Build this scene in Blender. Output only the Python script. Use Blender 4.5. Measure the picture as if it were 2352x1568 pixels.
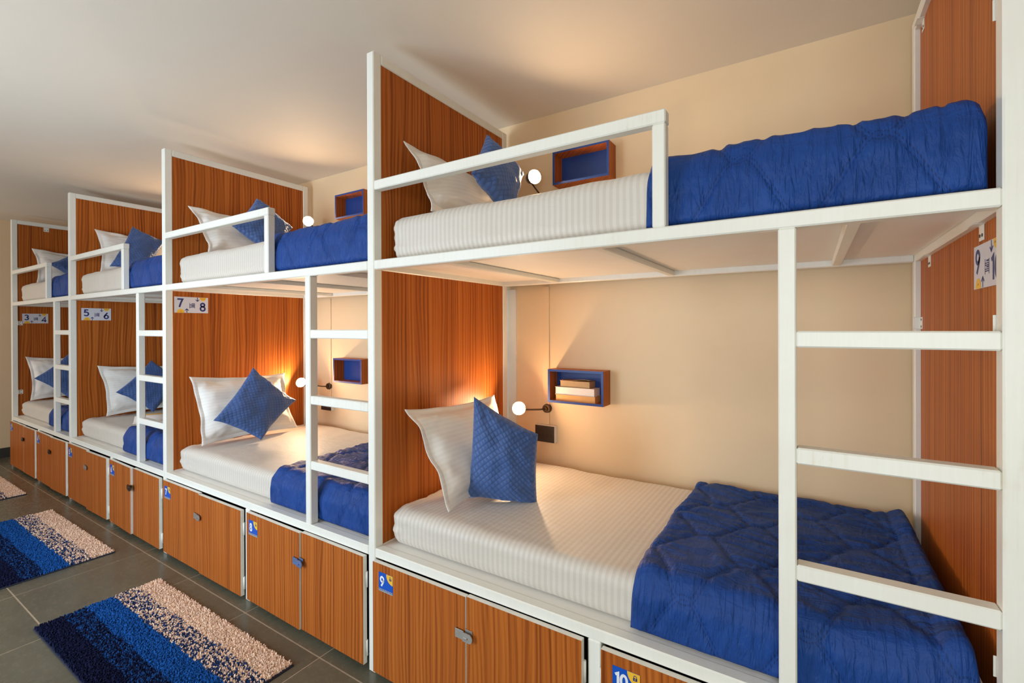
import bpy, bmesh, math, random
from mathutils import Vector, Matrix, noise
import numpy as np

# ------------------------------------------------------------------ scene, camera, light
scn = bpy.context.scene
for o in list(bpy.data.objects):
    bpy.data.objects.remove(o, do_unlink=True)
COL = scn.collection

F_PX = 1044.83                       # focal length in pixels of a 2352 px wide frame
cam_d = bpy.data.cameras.new('camera')
cam = bpy.data.objects.new('camera', cam_d)
COL.objects.link(cam)
scn.camera = cam
cam_d.sensor_fit = 'HORIZONTAL'
cam_d.sensor_width = 36.0
cam_d.lens = F_PX * 36.0 / 2352
cam_d.shift_x = -68.16 / 2352
cam_d.shift_y = -30.37 / 2352
cam_d.clip_start = 0.02
yaw, pitch, roll = 0.5354, -0.0023, -0.0034
fwd = Vector((-math.sin(yaw), math.cos(yaw), 0)); rgt = Vector((math.cos(yaw), math.sin(yaw), 0)); upv = Vector((0, 0, 1))
F_ = fwd * math.cos(pitch) + upv * math.sin(pitch)
u2 = upv * math.cos(pitch) - fwd * math.sin(pitch)
R_ = rgt * math.cos(roll) + u2 * math.sin(roll)
U_ = u2 * math.cos(roll) - rgt * math.sin(roll)
M = Matrix((R_, U_, -F_)).transposed().to_4x4()
M.translation = Vector((1.56048, -1.23504, 1.39956))
cam.matrix_world = M

scn.view_settings.view_transform = 'Standard'
scn.view_settings.look = 'None'
scn.view_settings.exposure = 0.08
scn.view_settings.gamma = 1.0
scn.view_settings.use_curve_mapping = False

world = bpy.data.worlds.new('daylight'); scn.world = world
world.use_nodes = True
bg = world.node_tree.nodes['Background']
bg.inputs[0].default_value = (0.75, 0.86, 1.0, 1)
bg.inputs[1].default_value = 1.2

def area_light(name, loc, rot, sx, sy, power, color):
    d = bpy.data.lights.new(name, 'AREA'); d.shape = 'RECTANGLE'; d.size = sx; d.size_y = sy
    d.energy = power; d.color = color
    o = bpy.data.objects.new(name, d); COL.objects.link(o); o.location = loc; o.rotation_euler = rot
    return o
# daylight through the two windows of the aisle wall (they face the bunks), plus an added one : one light at each opening
WIN = [(-5.75, -4.85), (-2.2, -0.5), (1.3, 2.7)]  # the first opening is invented, unseen, to brighten the left end wall
WZ0, WZ1 = 0.45, 2.10
AISLE_Y = -2.5
for (wx0, wx1), pw, wc in zip(WIN, (20, 74, 29), ((1.0, 0.92, 0.82), (0.70, 0.85, 1.0), (0.93, 1.0, 0.95))):  # the first light is a warm fill added for the left wall
    area_light('window_daylight', ((wx0 + wx1) / 2, AISLE_Y + 0.03, (WZ0 + WZ1) / 2), (math.radians(90), 0, 0),
               wx1 - wx0 - .1, WZ1 - WZ0 - .1, pw, wc)
LAMP_STRENGTH = 880.0
LAMP_COLOR = (1.0, 0.67, 0.38)

# ------------------------------------------------------------------ helpers
def tag(o, label=None, cat=None, group=None, kind=None):
    if label: o['label'] = label
    if cat: o['category'] = cat
    if group: o['group'] = group
    if kind: o['kind'] = kind
    return o

def empty(name, loc, rz=0, **k):
    o = bpy.data.objects.new(name, None); COL.objects.link(o)
    o.location = loc; o.rotation_euler = (0, 0, rz); o.empty_display_size = 0.1
    return tag(o, **k)

def obj(name, me, mats=None, parent=None, loc=(0, 0, 0), rot=(0, 0, 0), **k):
    o = bpy.data.objects.new(name, me); COL.objects.link(o)
    o.location = loc; o.rotation_euler = rot
    if parent: o.parent = parent
    if mats is not None and len(me.materials) == 0:
        for m in (mats if isinstance(mats, (list, tuple)) else [mats]): me.materials.append(m)
    return tag(o, **k)

def bm_mesh(bm, name='mesh', smooth=False):
    me = bpy.data.meshes.new(name); bm.normal_update(); bm.to_mesh(me); bm.free()
    if smooth:
        for p in me.polygons: p.use_smooth = True
    return me

def add_box(bm, a, b, mat=0, bev=0.0):
    a = Vector(a); b = Vector(b)
    c = (a + b) / 2; s = b - a
    r = bmesh.ops.create_cube(bm, size=1.0, matrix=Matrix.Translation(c) @ Matrix.Diagonal((abs(s.x), abs(s.y), abs(s.z), 1)))
    vs = r['verts']
    fs = list({f for v in vs for f in v.link_faces}); es = list({e for v in vs for e in v.link_edges})
    for f in fs: f.material_index = mat
    if bev > 0:
        rr = bmesh.ops.bevel(bm, geom=es, offset=bev, segments=1, affect='EDGES', profile=0.5)
        for f in rr['faces']: f.material_index = mat

def box_mesh(a, b, bev=0.003, name='box'):
    bm = bmesh.new(); add_box(bm, a, b, 0, bev); return bm_mesh(bm, name)

def boxes_mesh(lst, bev=0.003):
    bm = bmesh.new()
    for a, b in lst: add_box(bm, a, b, 0, bev)
    return bm_mesh(bm)

def add_cyl(bm, p, q, r0, r1=None, seg=20, mat=0):
    p = Vector(p); q = Vector(q); d = q - p
    r1 = r0 if r1 is None else r1
    m = Matrix.Translation((p + q) / 2) @ d.to_track_quat('Z', 'Y').to_matrix().to_4x4()
    r = bmesh.ops.create_cone(bm, cap_ends=True, segments=seg, radius1=r0, radius2=r1, depth=d.length, matrix=m)
    for f in {f for v in r['verts'] for f in v.link_faces}:
        f.material_index = mat; f.smooth = len(f.verts) == 4

def add_tube_path(bm, pts, r, seg=10, mat=0):
    pts = [Vector(p) for p in pts]; rings = []
    for i, p in enumerate(pts):
        t = (pts[min(i + 1, len(pts) - 1)] - pts[max(i - 1, 0)]).normalized()
        q = t.to_track_quat('Z', 'Y').to_matrix()
        rings.append([bm.verts.new(p + q @ Vector((math.cos(a) * r, math.sin(a) * r, 0))) for a in [2 * math.pi * k / seg for k in range(seg)]])
    for i in range(len(rings) - 1):
        for k in range(seg):
            f = bm.faces.new((rings[i][k], rings[i][(k + 1) % seg], rings[i + 1][(k + 1) % seg], rings[i + 1][k])); f.material_index = mat; f.smooth = True
    for rg in (rings[0][::-1], rings[-1]):
        f = bm.faces.new(rg); f.material_index = mat

# ------------------------------------------------------------------ materials
class NT:
    def __init__(s, name):
        s.m = bpy.data.materials.new(name); s.m.use_nodes = True
        s.t = s.m.node_tree; s.b = s.t.nodes['Principled BSDF']
    def n(s, typ, **k):
        nd = s.t.nodes.new(typ)
        for a, v in k.items(): setattr(nd, a, v)
        return nd
    def l(s, a, b): s.t.links.new(a, b)
    def math(s, op, a, b=None, c=None, clamp=False):
        nd = s.n('ShaderNodeMath', operation=op); nd.use_clamp = clamp
        for i, v in enumerate((a, b, c)):
            if v is None: continue
            if isinstance(v, (int, float)): nd.inputs[i].default_value = v
            else: s.l(v, nd.inputs[i])
        return nd.outputs[0]
    def noise(s, vec, scale, detail=3, rough=0.5, dist=0.0):
        nd = s.n('ShaderNodeTexNoise'); nd.inputs['Scale'].default_value = scale
        nd.inputs['Detail'].default_value = detail; nd.inputs['Roughness'].default_value = rough; nd.inputs['Distortion'].default_value = dist
        if vec is not None: s.l(vec, nd.inputs['Vector'])
        return nd.outputs['Fac']
    def ramp(s, fac, stops, interp='LINEAR'):
        nd = s.n('ShaderNodeValToRGB'); cr = nd.color_ramp; cr.interpolation = interp
        while len(cr.elements) < len(stops): cr.elements.new(0.5)
        for e, (p, c) in zip(cr.elements, stops):
            e.position = p; e.color = (*c, 1) if len(c) == 3 else c
        s.l(fac, nd.inputs[0]); return nd.outputs[0]
    def mix(s, fac, a, b, mode='MIX'):
        nd = s.n('ShaderNodeMix', data_type='RGBA', blend_type=mode)
        for i, v in ((0, fac), (6, a), (7, b)):
            if isinstance(v, (int, float)): nd.inputs[i].default_value = v
            elif isinstance(v, tuple): nd.inputs[i].default_value = (*v, 1) if len(v) == 3 else v
            else: s.l(v, nd.inputs[i])
        return nd.outputs[2]
    def bump(s, h, strength=0.3, dist=0.002, normal=None):
        nd = s.n('ShaderNodeBump'); nd.inputs['Strength'].default_value = strength; nd.inputs['Distance'].default_value = dist
        s.l(h, nd.inputs['Height'])
        if normal is not None: s.l(normal, nd.inputs['Normal'])
        return nd.outputs[0]
    def coord(s, which='Object'):
        return s.n('ShaderNodeTexCoord').outputs[which]
    def mapped(s, vec, scale=(1, 1, 1), loc=(0, 0, 0)):
        nd = s.n('ShaderNodeMapping'); nd.inputs['Scale'].default_value = scale; nd.inputs['Location'].default_value = loc
        s.l(vec, nd.inputs['Vector']); return nd.outputs[0]
    def sep(s, vec):
        nd = s.n('ShaderNodeSeparateXYZ'); s.l(vec, nd.inputs[0]); return nd.outputs
    def comb(s, x, y, z):
        nd = s.n('ShaderNodeCombineXYZ')
        for i, v in enumerate((x, y, z)):
            if isinstance(v, (int, float)): nd.inputs[i].default_value = v
            else: s.l(v, nd.inputs[i])
        return nd.outputs[0]
    def set(s, **k):
        for a, v in k.items():
            i = s.b.inputs[a.replace('_', ' ')]
            if isinstance(v, (int, float)): i.default_value = v
            elif isinstance(v, tuple): i.default_value = (*v, 1) if len(v) == 3 else v
            else: s.l(v, i)
        return s.m

def mat_plain(name, col, rough=0.5, metal=0.0, var=0.08, scale=20, bump=0.0, spec=0.5):
    n = NT(name); c = n.coord()
    nz = n.noise(c, scale, 4, 0.6)
    colr = n.ramp(nz, [(0.25, tuple(x * (1 - var) for x in col)), (0.75, tuple(min(1, x * (1 + var)) for x in col))])
    n.set(Base_Color=colr, Roughness=rough, Metallic=metal)
    n.b.inputs['Specular IOR Level'].default_value = spec
    if bump: n.set(Normal=n.bump(n.noise(c, scale * 3, 3), bump, 0.002))
    return n.m

def mat_paint():
    n = NT('white_enamel'); c = n.coord()
    big = n.noise(c, 4.0, 5, 0.65)
    st = n.noise(n.mapped(c, (60, 60, 2.5)), 2.0, 3, 0.6)
    f = n.math('MULTIPLY_ADD', st, 0.35, n.math('MULTIPLY', big, 0.65))
    colr = n.ramp(f, [(0.28, (0.72, 0.66, 0.53)), (0.40, (0.81, 0.79, 0.71)), (0.65, (0.845, 0.84, 0.77))])
    n.set(Base_Color=colr, Roughness=0.38, Normal=n.bump(n.noise(n.mapped(c, (40, 40, 6)), 3, 3), 0.12, 0.002))
    return n.m

def mat_wood(name='wood_laminate', gloss=0.42):
    n = NT(name); c = n.coord(); x, y, z = n.sep(c)
    info = n.n('ShaderNodeObjectInfo')
    off = n.math('MULTIPLY', info.outputs['Random'], 17.0)
    h = n.math('ADD', x, y)
    h = n.math('ADD', h, off)
    base = n.comb(h, 0.0, z)
    wob = n.noise(n.mapped(base, (5.0, 1, 0.9)), 1.0, 2, 0.5)
    hw = n.math('MULTIPLY_ADD', wob, 0.052, h)
    bw = n.comb(hw, 0.0, z)
    broad = n.noise(n.mapped(bw, (16, 1, 0.16)), 1.0, 3, 0.6)
    streak = n.noise(n.mapped(bw, (75, 1, 0.5)), 1.0, 4, 0.62)
    fine = n.noise(n.mapped(bw, (330, 1, 1.6)), 1.0, 3, 0.6)
    rings = n.math('SINE', n.math('MULTIPLY', n.math('ADD', hw, n.math('MULTIPLY', wob, 0.06)), 330.0))
    f = n.math('MULTIPLY_ADD', streak, 0.52, n.math('MULTIPLY', broad, 0.30))
    f = n.math('MULTIPLY_ADD', fine, 0.18, f)
    f = n.math('MULTIPLY_ADD', rings, 0.045, f)
    colr = n.ramp(f, [(0.31, (0.125, 0.028, 0.005)), (0.43, (0.29, 0.070, 0.011)), (0.52, (0.43, 0.116, 0.018)), (0.66, (0.54, 0.170, 0.030))])
    n.set(Base_Color=colr, Roughness=gloss, Normal=n.bump(fine, 0.06, 0.001))
    n.b.inputs['Specular IOR Level'].default_value = 0.16
    return n.m

def mat_sheet():
    n = NT('striped_satin_sheet'); c = n.coord(); x, y, z = n.sep(c)
    wob = n.noise(c, 6.0, 2)
    s = n.math('SINE', n.math('MULTIPLY', n.math('MULTIPLY_ADD', wob, 0.006, x), 2 * math.pi / 0.021))
    s = n.math('SMOOTH_MAX', n.math('MULTIPLY_ADD', s, 1.6, 0.5), 0.0, 0.1)
    s = n.math('MINIMUM', s, 1.0)
    colr = n.mix(s, (0.585, 0.53, 0.46), (0.65, 0.595, 0.525))
    rough = n.math('MULTIPLY_ADD', s, -0.15, 0.62)
    wr = n.noise(n.mapped(c, (5, 9, 9)), 2.0, 4, 0.6)
    n.set(Base_Color=colr, Roughness=rough, Normal=n.bump(wr, 0.25, 0.012))
    n.b.inputs['Sheen Weight'].default_value = 0.15
    return n.m

def mat_pillow():
    n = NT('pillow_satin'); uv = n.coord('UV'); x, y, z = n.sep(uv)
    s = n.math('SINE', n.math('MULTIPLY', y, 2 * math.pi / 0.020))
    s = n.math('MULTIPLY_ADD', s, 0.5, 0.5)
    colr = n.mix(s, (0.75, 0.715, 0.665), (0.79, 0.755, 0.705))
    n.set(Base_Color=colr, Roughness=0.55, Normal=n.bump(n.noise(n.coord(), 14, 4), 0.2, 0.006))
    n.b.inputs['Sheen Weight'].default_value = 0.2
    return n.m

def mat_quilt():
    n = NT('navy_quilted_satin'); uv = n.coord('UV'); t, s, _ = n.sep(uv)
    D, A, LAM = 0.16, 0.085, 0.30
    cs = n.math('MULTIPLY', n.math('COSINE', n.math('MULTIPLY', t, 2 * math.pi / LAM)), A)
    def fam(sgn, off):
        v = n.math('ADD', n.math('SUBTRACT', s, off), n.math('MULTIPLY', cs, sgn))
        v = n.math('DIVIDE', v, 2 * D)
        v = n.math('SUBTRACT', v, n.math('FLOOR', n.math('ADD', v, 0.5)))
        return n.math('MULTIPLY', n.math('ABSOLUTE', v), 2 * D)
    d = n.math('MINIMUM', fam(-1, 0.0), fam(1, D))
    sn = n.math('MULTIPLY', n.math('SINE', n.math('MULTIPLY', t, 2 * math.pi / LAM)), A * 2 * math.pi / LAM)
    d = n.math('DIVIDE', d, n.math('SQRT', n.math('MULTIPLY_ADD', sn, sn, 1.0)))
    st = n.math('LESS_THAN', n.math('ABSOLUTE', n.math('SUBTRACT', d, 0.0045)), 0.0016)
    dot = n.math('GREATER_THAN', n.math('SINE', n.math('MULTIPLY', t, 2 * math.pi / 0.0062)), 0.0)
    hole = n.math('MULTIPLY', st, dot)
    c = n.coord()
    wr = n.noise(n.mapped(c, (9, 9, 5)), 3.0, 5, 0.6, 0.6)
    vein = n.noise(n.mapped(uv, (14, 4, 1)), 3.0, 3, 0.5, 1.2)
    colr = n.ramp(n.noise(c, 9.0, 4), [(0.3, (0.0085, 0.045, 0.205)), (0.7, (0.012, 0.060, 0.270))])
    colr = n.mix(n.math('MULTIPLY', hole, 0.5), colr, (0.003, 0.008, 0.04))
    fold = n.noise(n.mapped(uv, (55, 9, 1)), 1.0, 3, 0.5, 0.8)
    fold2 = n.noise(n.mapped(uv, (8, 48, 1)), 1.0, 3, 0.5, 0.9)
    hh = n.math('MULTIPLY_ADD', wr, 0.5, n.math('MULTIPLY', vein, 0.4))
    dr = n.math('MULTIPLY', n.math('SUBTRACT', s, 0.80), 10.0, clamp=True)
    fm = n.n('ShaderNodeMix', data_type='FLOAT'); n.l(dr, fm.inputs[0]); n.l(fold2, fm.inputs[2]); n.l(fold, fm.inputs[3])
    hh = n.math('MULTIPLY_ADD', fm.outputs[0], 0.9, hh)
    hh = n.math('MULTIPLY_ADD', hole, -0.35, hh)
    n.set(Base_Color=colr, Roughness=0.52, Normal=n.bump(hh, 0.85, 0.016))
    n.b.inputs['Specular IOR Level'].default_value = 0.22
    return n.m

def mat_cushion():
    n = NT('blue_quilted_cushion'); uv = n.coord('UV'); t, s, _ = n.sep(uv)
    def g(v):
        w = n.math('ABSOLUTE', n.math('SINE', n.math('MULTIPLY', v, math.pi / 0.027)))
        return n.math('POWER', w, 0.5)
    hgt = n.math('MULTIPLY', g(n.math('ADD', t, s)), g(n.math('SUBTRACT', t, s)))
    colr = n.mix(hgt, (0.022, 0.062, 0.20), (0.040, 0.105, 0.315))
    wr = n.noise(n.coord(), 10, 3)
    h2 = n.math('MULTIPLY_ADD', wr, 0.6, n.math('MULTIPLY', hgt, 0.55))
    n.set(Base_Color=colr, Roughness=0.55, Normal=n.bump(h2, 0.7, 0.006))
    n.b.inputs['Sheen Weight'].default_value = 0.5
    n.b.inputs['Sheen Tint'].default_value = (0.45, 0.6, 1, 1)
    return n.m

def mat_tile():
    n = NT('grey_green_stone_tile'); c = n.coord()
    info = n.n('ShaderNodeObjectInfo')
    a = n.noise(c, 2.2, 5, 0.6, 0.4); b = n.noise(c, 26, 4, 0.65)
    f = n.math('MULTIPLY_ADD', b, 0.3, n.math('MULTIPLY', a, 0.7))
    colr = n.ramp(f, [(0.3, (0.092, 0.084, 0.057)), (0.55, (0.142, 0.128, 0.086)), (0.75, (0.185, 0.165, 0.112))])
    colr = n.mix(n.math('MULTIPLY', info.outputs['Random'], 0.35), colr, (0.085, 0.082, 0.062))
    n.set(Base_Color=colr, Roughness=n.ramp(b, [(0.3, (0.20,) * 3), (0.8, (0.34,) * 3)]), Normal=n.bump(a, 0.05, 0.004))
    n.b.inputs['Specular IOR Level'].default_value = 0.45
    return n.m

def mat_attr(name, rough=0.9):
    n = NT(name); a = n.n('ShaderNodeAttribute', attribute_name='dye')
    n.set(Base_Color=a.outputs['Color'], Roughness=rough)
    n.b.inputs['Specular IOR Level'].default_value = 0.1
    return n.m

def mat_emit(name, col, strength):
    n = NT(name)
    n.set(Base_Color=(0.9, 0.85, 0.75), Emission_Color=col, Emission_Strength=strength)
    return n.m

PAINT = mat_paint()
WOOD = mat_wood()
SHEET = mat_sheet(); PILLOW = mat_pillow(); QUILT = mat_quilt(); CUSHION = mat_cushion(); TILE = mat_tile()
WALL = mat_plain('cream_wall_paint', (0.79, 0.595, 0.37), 0.6, var=0.025, scale=3, bump=0.05)
CEIL = mat_plain('ceiling_paint', (0.77, 0.69, 0.58), 0.7, var=0.02, scale=2.5)
PLY = mat_plain('white_ply', (0.88, 0.84, 0.78), 0.5, var=0.02, scale=5)
EDGE = mat_plain('white_door_edge', (0.78, 0.74, 0.66), 0.5, var=0.06, scale=18)
GROUT = mat_plain('tile_grout', (0.40, 0.30, 0.20), 0.85, var=0.12, scale=15)
CARC = mat_plain('locker_inside', (0.20, 0.14, 0.10), 0.7)
STEEL = mat_plain('steel', (0.42, 0.39, 0.35), 0.35, 0.6, var=0.1, scale=60)
BLUEST = mat_plain('blue_tinted_steel', (0.18, 0.27, 0.52), 0.35, 0.5, var=0.1, scale=60)
DARKST = mat_plain('dark_steel', (0.10, 0.085, 0.075), 0.3, 0.9, var=0.1, scale=60)
BLACK = mat_plain('black_plastic', (0.018, 0.016, 0.015), 0.35, var=0.05)
BRONZE = mat_plain('bronze_lamp_metal', (0.10, 0.06, 0.035), 0.35, 0.7, var=0.05)
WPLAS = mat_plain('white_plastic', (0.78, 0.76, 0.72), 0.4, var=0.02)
BLUEP = mat_plain('blue_painted_board', (0.012, 0.05, 0.24), 0.4, var=0.06)
SKIRT = mat_plain('dark_skirting_stone', (0.045, 0.045, 0.040), 0.35)
NAVY = mat_plain('navy_binding', (0.010, 0.013, 0.035), 0.9)
PILE = mat_attr('rug_pile')
BULB = mat_emit('lit_bulb', LAMP_COLOR, LAMP_STRENGTH)
BULB_DIM = mat_emit('lit_bulb_dimmer', LAMP_COLOR, LAMP_STRENGTH * 1.15)
BULB_OFF = mat_plain('frosted_bulb_off', (0.8, 0.78, 0.74), 0.3)
S_BLUE = mat_plain('print_blue', (0.004, 0.085, 0.50), 0.35, var=0.01)
S_YEL = mat_plain('print_yellow', (0.88, 0.50, 0.035), 0.4, var=0.01)
S_WHITE = mat_plain('print_white', (0.82, 0.83, 0.86), 0.4, var=0.01)
S_NAVY = mat_plain('print_navy', (0.018, 0.035, 0.17), 0.4, var=0.01)
S_GREY = mat_plain('print_grey', (0.34, 0.36, 0.36), 0.4, var=0.02)
S_PAPER = mat_plain('sign_card', (0.66, 0.66, 0.72), 0.45, var=0.02)
PAGES = mat_plain('book_pages_white', (0.80, 0.71, 0.66), 0.7, var=0.03, scale=80)
BK_OR = mat_plain('book_orange', (0.66, 0.33, 0.10), 0.6, var=0.06)
BK_TAN = mat_plain('book_tan', (0.45, 0.28, 0.13), 0.6, var=0.08)
GLASS = NT('window_glass'); GLASS.set(Base_Color=(1, 1, 1), Roughness=0.0, Transmission_Weight=1.0, IOR=1.05); GLASS = GLASS.m

# ------------------------------------------------------------------ room
WALL_Y, CEIL_Z, LEFT_X, RIGHT_X = 0.985, 2.588, -6.02, 4.3
FLOOR_TOP = 0.0
fl = obj('floor', box_mesh((LEFT_X - .1, AISLE_Y - .1, -0.12), (RIGHT_X + .1, WALL_Y + .1, -0.0008), 0), GROUT, kind='structure')
TX, TY = 0.60, 0.54
tile_me = {}
gx0 = -0.24 - 10 * TX
for i in range(-1, 19):
    for j in range(-5, 3):
        x0 = max(gx0 + i * TX, LEFT_X); x1 = min(gx0 + (i + 1) * TX, RIGHT_X)
        y0 = max(-0.06 + j * TY, AISLE_Y); y1 = min(-0.06 + (j + 1) * TY, WALL_Y)
        if x1 - x0 < .02 or y1 - y0 < .02: continue
        k = (round(x1 - x0, 3), round(y1 - y0, 3))
        if k not in tile_me:
            tile_me[k] = box_mesh((0.002, 0.002, -0.012), (k[0] - .002, k[1] - .002, 0.0), 0.0012)
        obj('floor_tile', tile_me[k], TILE, fl, (x0, y0, 0))
obj('ceiling', box_mesh((LEFT_X - .1, AISLE_Y - .1, CEIL_Z), (RIGHT_X + .1, WALL_Y + .1, CEIL_Z + .12), 0), CEIL, kind='structure')
obj('wall_back', box_mesh((LEFT_X - .1, WALL_Y, -.1), (RIGHT_X + .1, WALL_Y + .1, CEIL_Z), 0), WALL, kind='structure')
obj('wall_left', box_mesh((LEFT_X - .1, AISLE_Y, -.1), (LEFT_X, WALL_Y, CEIL_Z), 0), WALL, kind='structure')
obj('wall_right', box_mesh((RIGHT_X, AISLE_Y, -.1), (RIGHT_X + .1, WALL_Y, CEIL_Z), 0), WALL, kind='structure')
bm = bmesh.new()
xs = [LEFT_X - .1] + [v for w in WIN for v in w] + [RIGHT_X + .1]
for a, b in zip(xs[0::2], xs[1::2]):
    add_box(bm, (a, AISLE_Y - .1, -.1), (b, AISLE_Y, CEIL_Z))
for a, b in WIN:
    add_box(bm, (a, AISLE_Y - .1, -.1), (b, AISLE_Y, WZ0)); add_box(bm, (a, AISLE_Y - .1, WZ1), (b, AISLE_Y, CEIL_Z))
obj('wall_front', bm_mesh(bm), WALL, kind='structure')
for i, (a, b) in enumerate(WIN):
    fr = []
    for p, q in (((a, WZ0), (a + .05, WZ1)), ((b - .05, WZ0), (b, WZ1)), ((a, WZ0), (b, WZ0 + .05)), ((a, WZ1 - .05), (b, WZ1)), (((a + b) / 2 - .02, WZ0), ((a + b) / 2 + .02, WZ1))):
        fr.append(((p[0], AISLE_Y - .06, p[1]), (q[0], AISLE_Y - .01, q[1])))
    w = obj('window_%d' % (i + 1), boxes_mesh(fr), PAINT, kind='structure')  # the first frame belongs to the added opening
    for xa, xb in ((a + .05, (a + b) / 2 - .02), ((a + b) / 2 + .02, b - .05)):
        obj('pane', box_mesh((xa, AISLE_Y - .04, WZ0 + .05), (xb, AISLE_Y - .034, WZ1 - .05), 0), GLASS, w)
obj('baseboard_left', box_mesh((LEFT_X, AISLE_Y, 0), (LEFT_X + .015, WALL_Y, .105), .002), SKIRT, kind='structure')

# ------------------------------------------------------------------ bunks
PW = 0.041; RAIL = 0.038; H = 2.52; D2 = 0.896
UT, UB, LT, LB = 1.673, 1.635, 0.508, 0.471
bm_sizes = {}
def bar(name, a, b, parent, mat=None, bev=0.0035):
    return obj(name, box_mesh(a, b, bev), mat or PAINT, parent)

def partition(par, x, inset):
    """front and back post, rails and two wood panels of one divider, its left side at x (local)"""
    bar('post', (x, 0, 0), (x + PW, PW, H), par); bar('post', (x, D2, 0), (x + PW, D2 + PW, H), par)
    bar('top_rail', (x, PW, H - .04), (x + PW, D2, H), par)
    bar('middle_rail', (x, PW, UB), (x + PW, D2, UT), par)
    bar('bottom_rail', (x, PW, LB), (x + PW, D2, LT), par)
    for z0, z1 in ((UT, H - .04), (LT, UB)):
        obj('headboard_panel', box_mesh((0, 0, 0), (.018, D2 - PW, z1 - z0), 0.0), WOOD, par, (x + inset, PW, z0))

def bracket(par, x, y, z, axis, sgn, s=0.035):
    """angle plate screwed to a frame tube and to the panel; panel face at x, plate grows in sgn*x, flange along axis"""
    bm = bmesh.new()
    if axis == 'z':      # flange under a horizontal rail, plate hanging down the panel
        add_box(bm, (x, y - s / 2, z - s * 1.1), (x + sgn * .002, y + s / 2, z), 0, .0006)
        add_box(bm, (x, y - s * .7, z - .002), (x + sgn * .022, y + s * .7, z), 0, .0006)
        holes = [(y - s * .25, z - s * .75), (y + s * .25, z - s * .75)]
    else:                # flange on a post, plate on the panel; axis gives +1 or -1 in y
        add_box(bm, (x, min(y, y + axis * s), z - s * .6), (x + sgn * .002, max(y, y + axis * s), z + s * .6), 0, .0006)
        add_box(bm, (x, min(y, y + axis * .002), z - s * .6), (x + sgn * .022, max(y, y + axis * .002), z + s * .6), 0, .0006)
        holes = [(y + axis * s * .6, z - s * .35), (y + axis * s * .6, z + s * .35)]
    for hy, hz in holes:
        add_cyl(bm, (x + sgn * .001, hy, hz), (x + sgn * .0034, hy, hz), .004, seg=8, mat=1)
    obj('bracket', bm_mesh(bm), [PAINT, DARKST], par)

POSTS = [-5.499, -3.711, -1.929, 0.0, 1.885]
BAYS = {  # name: post index, ladder left x, guard rail end x, locker divider x range, rung heights
    '3/4': dict(i=0, lad=-4.112, guard=-4.308, div=(-4.588, -4.548), rungs=(1.369, 1.073, .790)),
    '5/6': dict(i=1, lad=-2.336, guard=-2.555, div=(-2.812, -2.772), rungs=(1.369, 1.073, .785)),
    '7/8': dict(i=2, lad=-0.430, guard=-0.733, div=(-0.955, -0.914), rungs=(1.372, 1.073, .777)),
    '9/10': dict(i=3, lad=1.491, guard=1.220, div=(0.984, 1.026), rungs=(1.369, 1.092, .814)),
}
WHERE = {'3/4': 'farthest, against the end wall', '5/6': 'second from the end wall', '7/8': 'third from the end wall', '9/10': 'nearest the camera'}
BL = {'3/4': 'white steel and wood bunk bed farthest away against the end wall',
      '5/6': 'white steel and wood bunk bed second from the end wall, sign 5 and 6',
      '7/8': 'white steel and wood bunk bed third from the end wall, sign 7 and 8',
      '9/10': 'large white steel and wood bunk bed nearest the camera, on the right'}
for nm, B in BAYS.items():
    X0 = POSTS[B['i']]; L = POSTS[B['i'] + 1] - X0
    r = empty('bunk_bed', (X0, 0, 0), label=BL[nm], cat='bunk bed', group='row of bunk beds')
    B['root'] = r; B['X0'] = X0; B['L'] = L
    partition(r, 0.0, 0.018 if nm != '3/4' else 0.004)
    if nm == '9/10': partition(r, L, 0.018)
    bar('upper_side_rail', (PW, 0, UB), (L, RAIL, UT), r)
    bar('upper_back_rail', (PW, D2, UB), (L, D2 + RAIL, UT), r)
    bar('lower_side_rail', (PW, 0, LB), (L, RAIL, LT), r)
    bar('lower_back_rail', (PW, D2, LB), (L, D2 + RAIL, LT), r)
    bar('upper_deck_board', (PW + .001, RAIL, 1.659), (L - .001, D2, 1.671), r, PLY, 0)
    bar('lower_deck_board', (PW + .001, RAIL, .494), (L - .001, D2, .506), r, PLY, 0)
    for q in (0.375, 0.985, 1.63):
        if q > L - .1: q = L - .12
        bar('cross_bar', (q, RAIL, UB + .002), (q + .032, D2, 1.659), r)
        bar('cross_bar', (q, RAIL, LB + .002), (q + .032, D2, .494), r)
    g = B['guard'] - X0
    bar('guard_rail', (PW, 0.001, 1.957), (g, RAIL, 1.995), r)
    bar('guard_post', (g - RAIL, 0.002, UT), (g - .001, RAIL - .001, 1.957), r)
    l0 = B['lad'] - X0
    bar('ladder_post', (l0, 0, LT), (l0 + .0385, RAIL, UB), r)
    for z in B['rungs']:
        bar('rung', (l0 + .0385, 0.001, z - .0195), (L, RAIL, z + .0195), r)
    d0, d1 = B['div']
    bar('locker_divider', (d0 - X0, 0, 0), (d1 - X0, PW, LB), r)
    if nm == '9/10':
        xp = L + .018
        for y, z in ((.90 - .06, 2.48), (.20, UB), (.745, UB)): bracket(r, xp, y, z, 'z', -1, .034)
        bracket(r, xp, D2, 1.41, -1, -1, .036)
        for z in (2.045, 1.40, .70): bracket(r, xp, PW, z, 1, -1, .036)
    if nm == '3/4':
        bracket(r, .022, .25, 2.48, 'z', 1, .04)
        for z in (2.01, 1.46, .75): bracket(r, .022, PW, z, 1, 1, .036)

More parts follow.
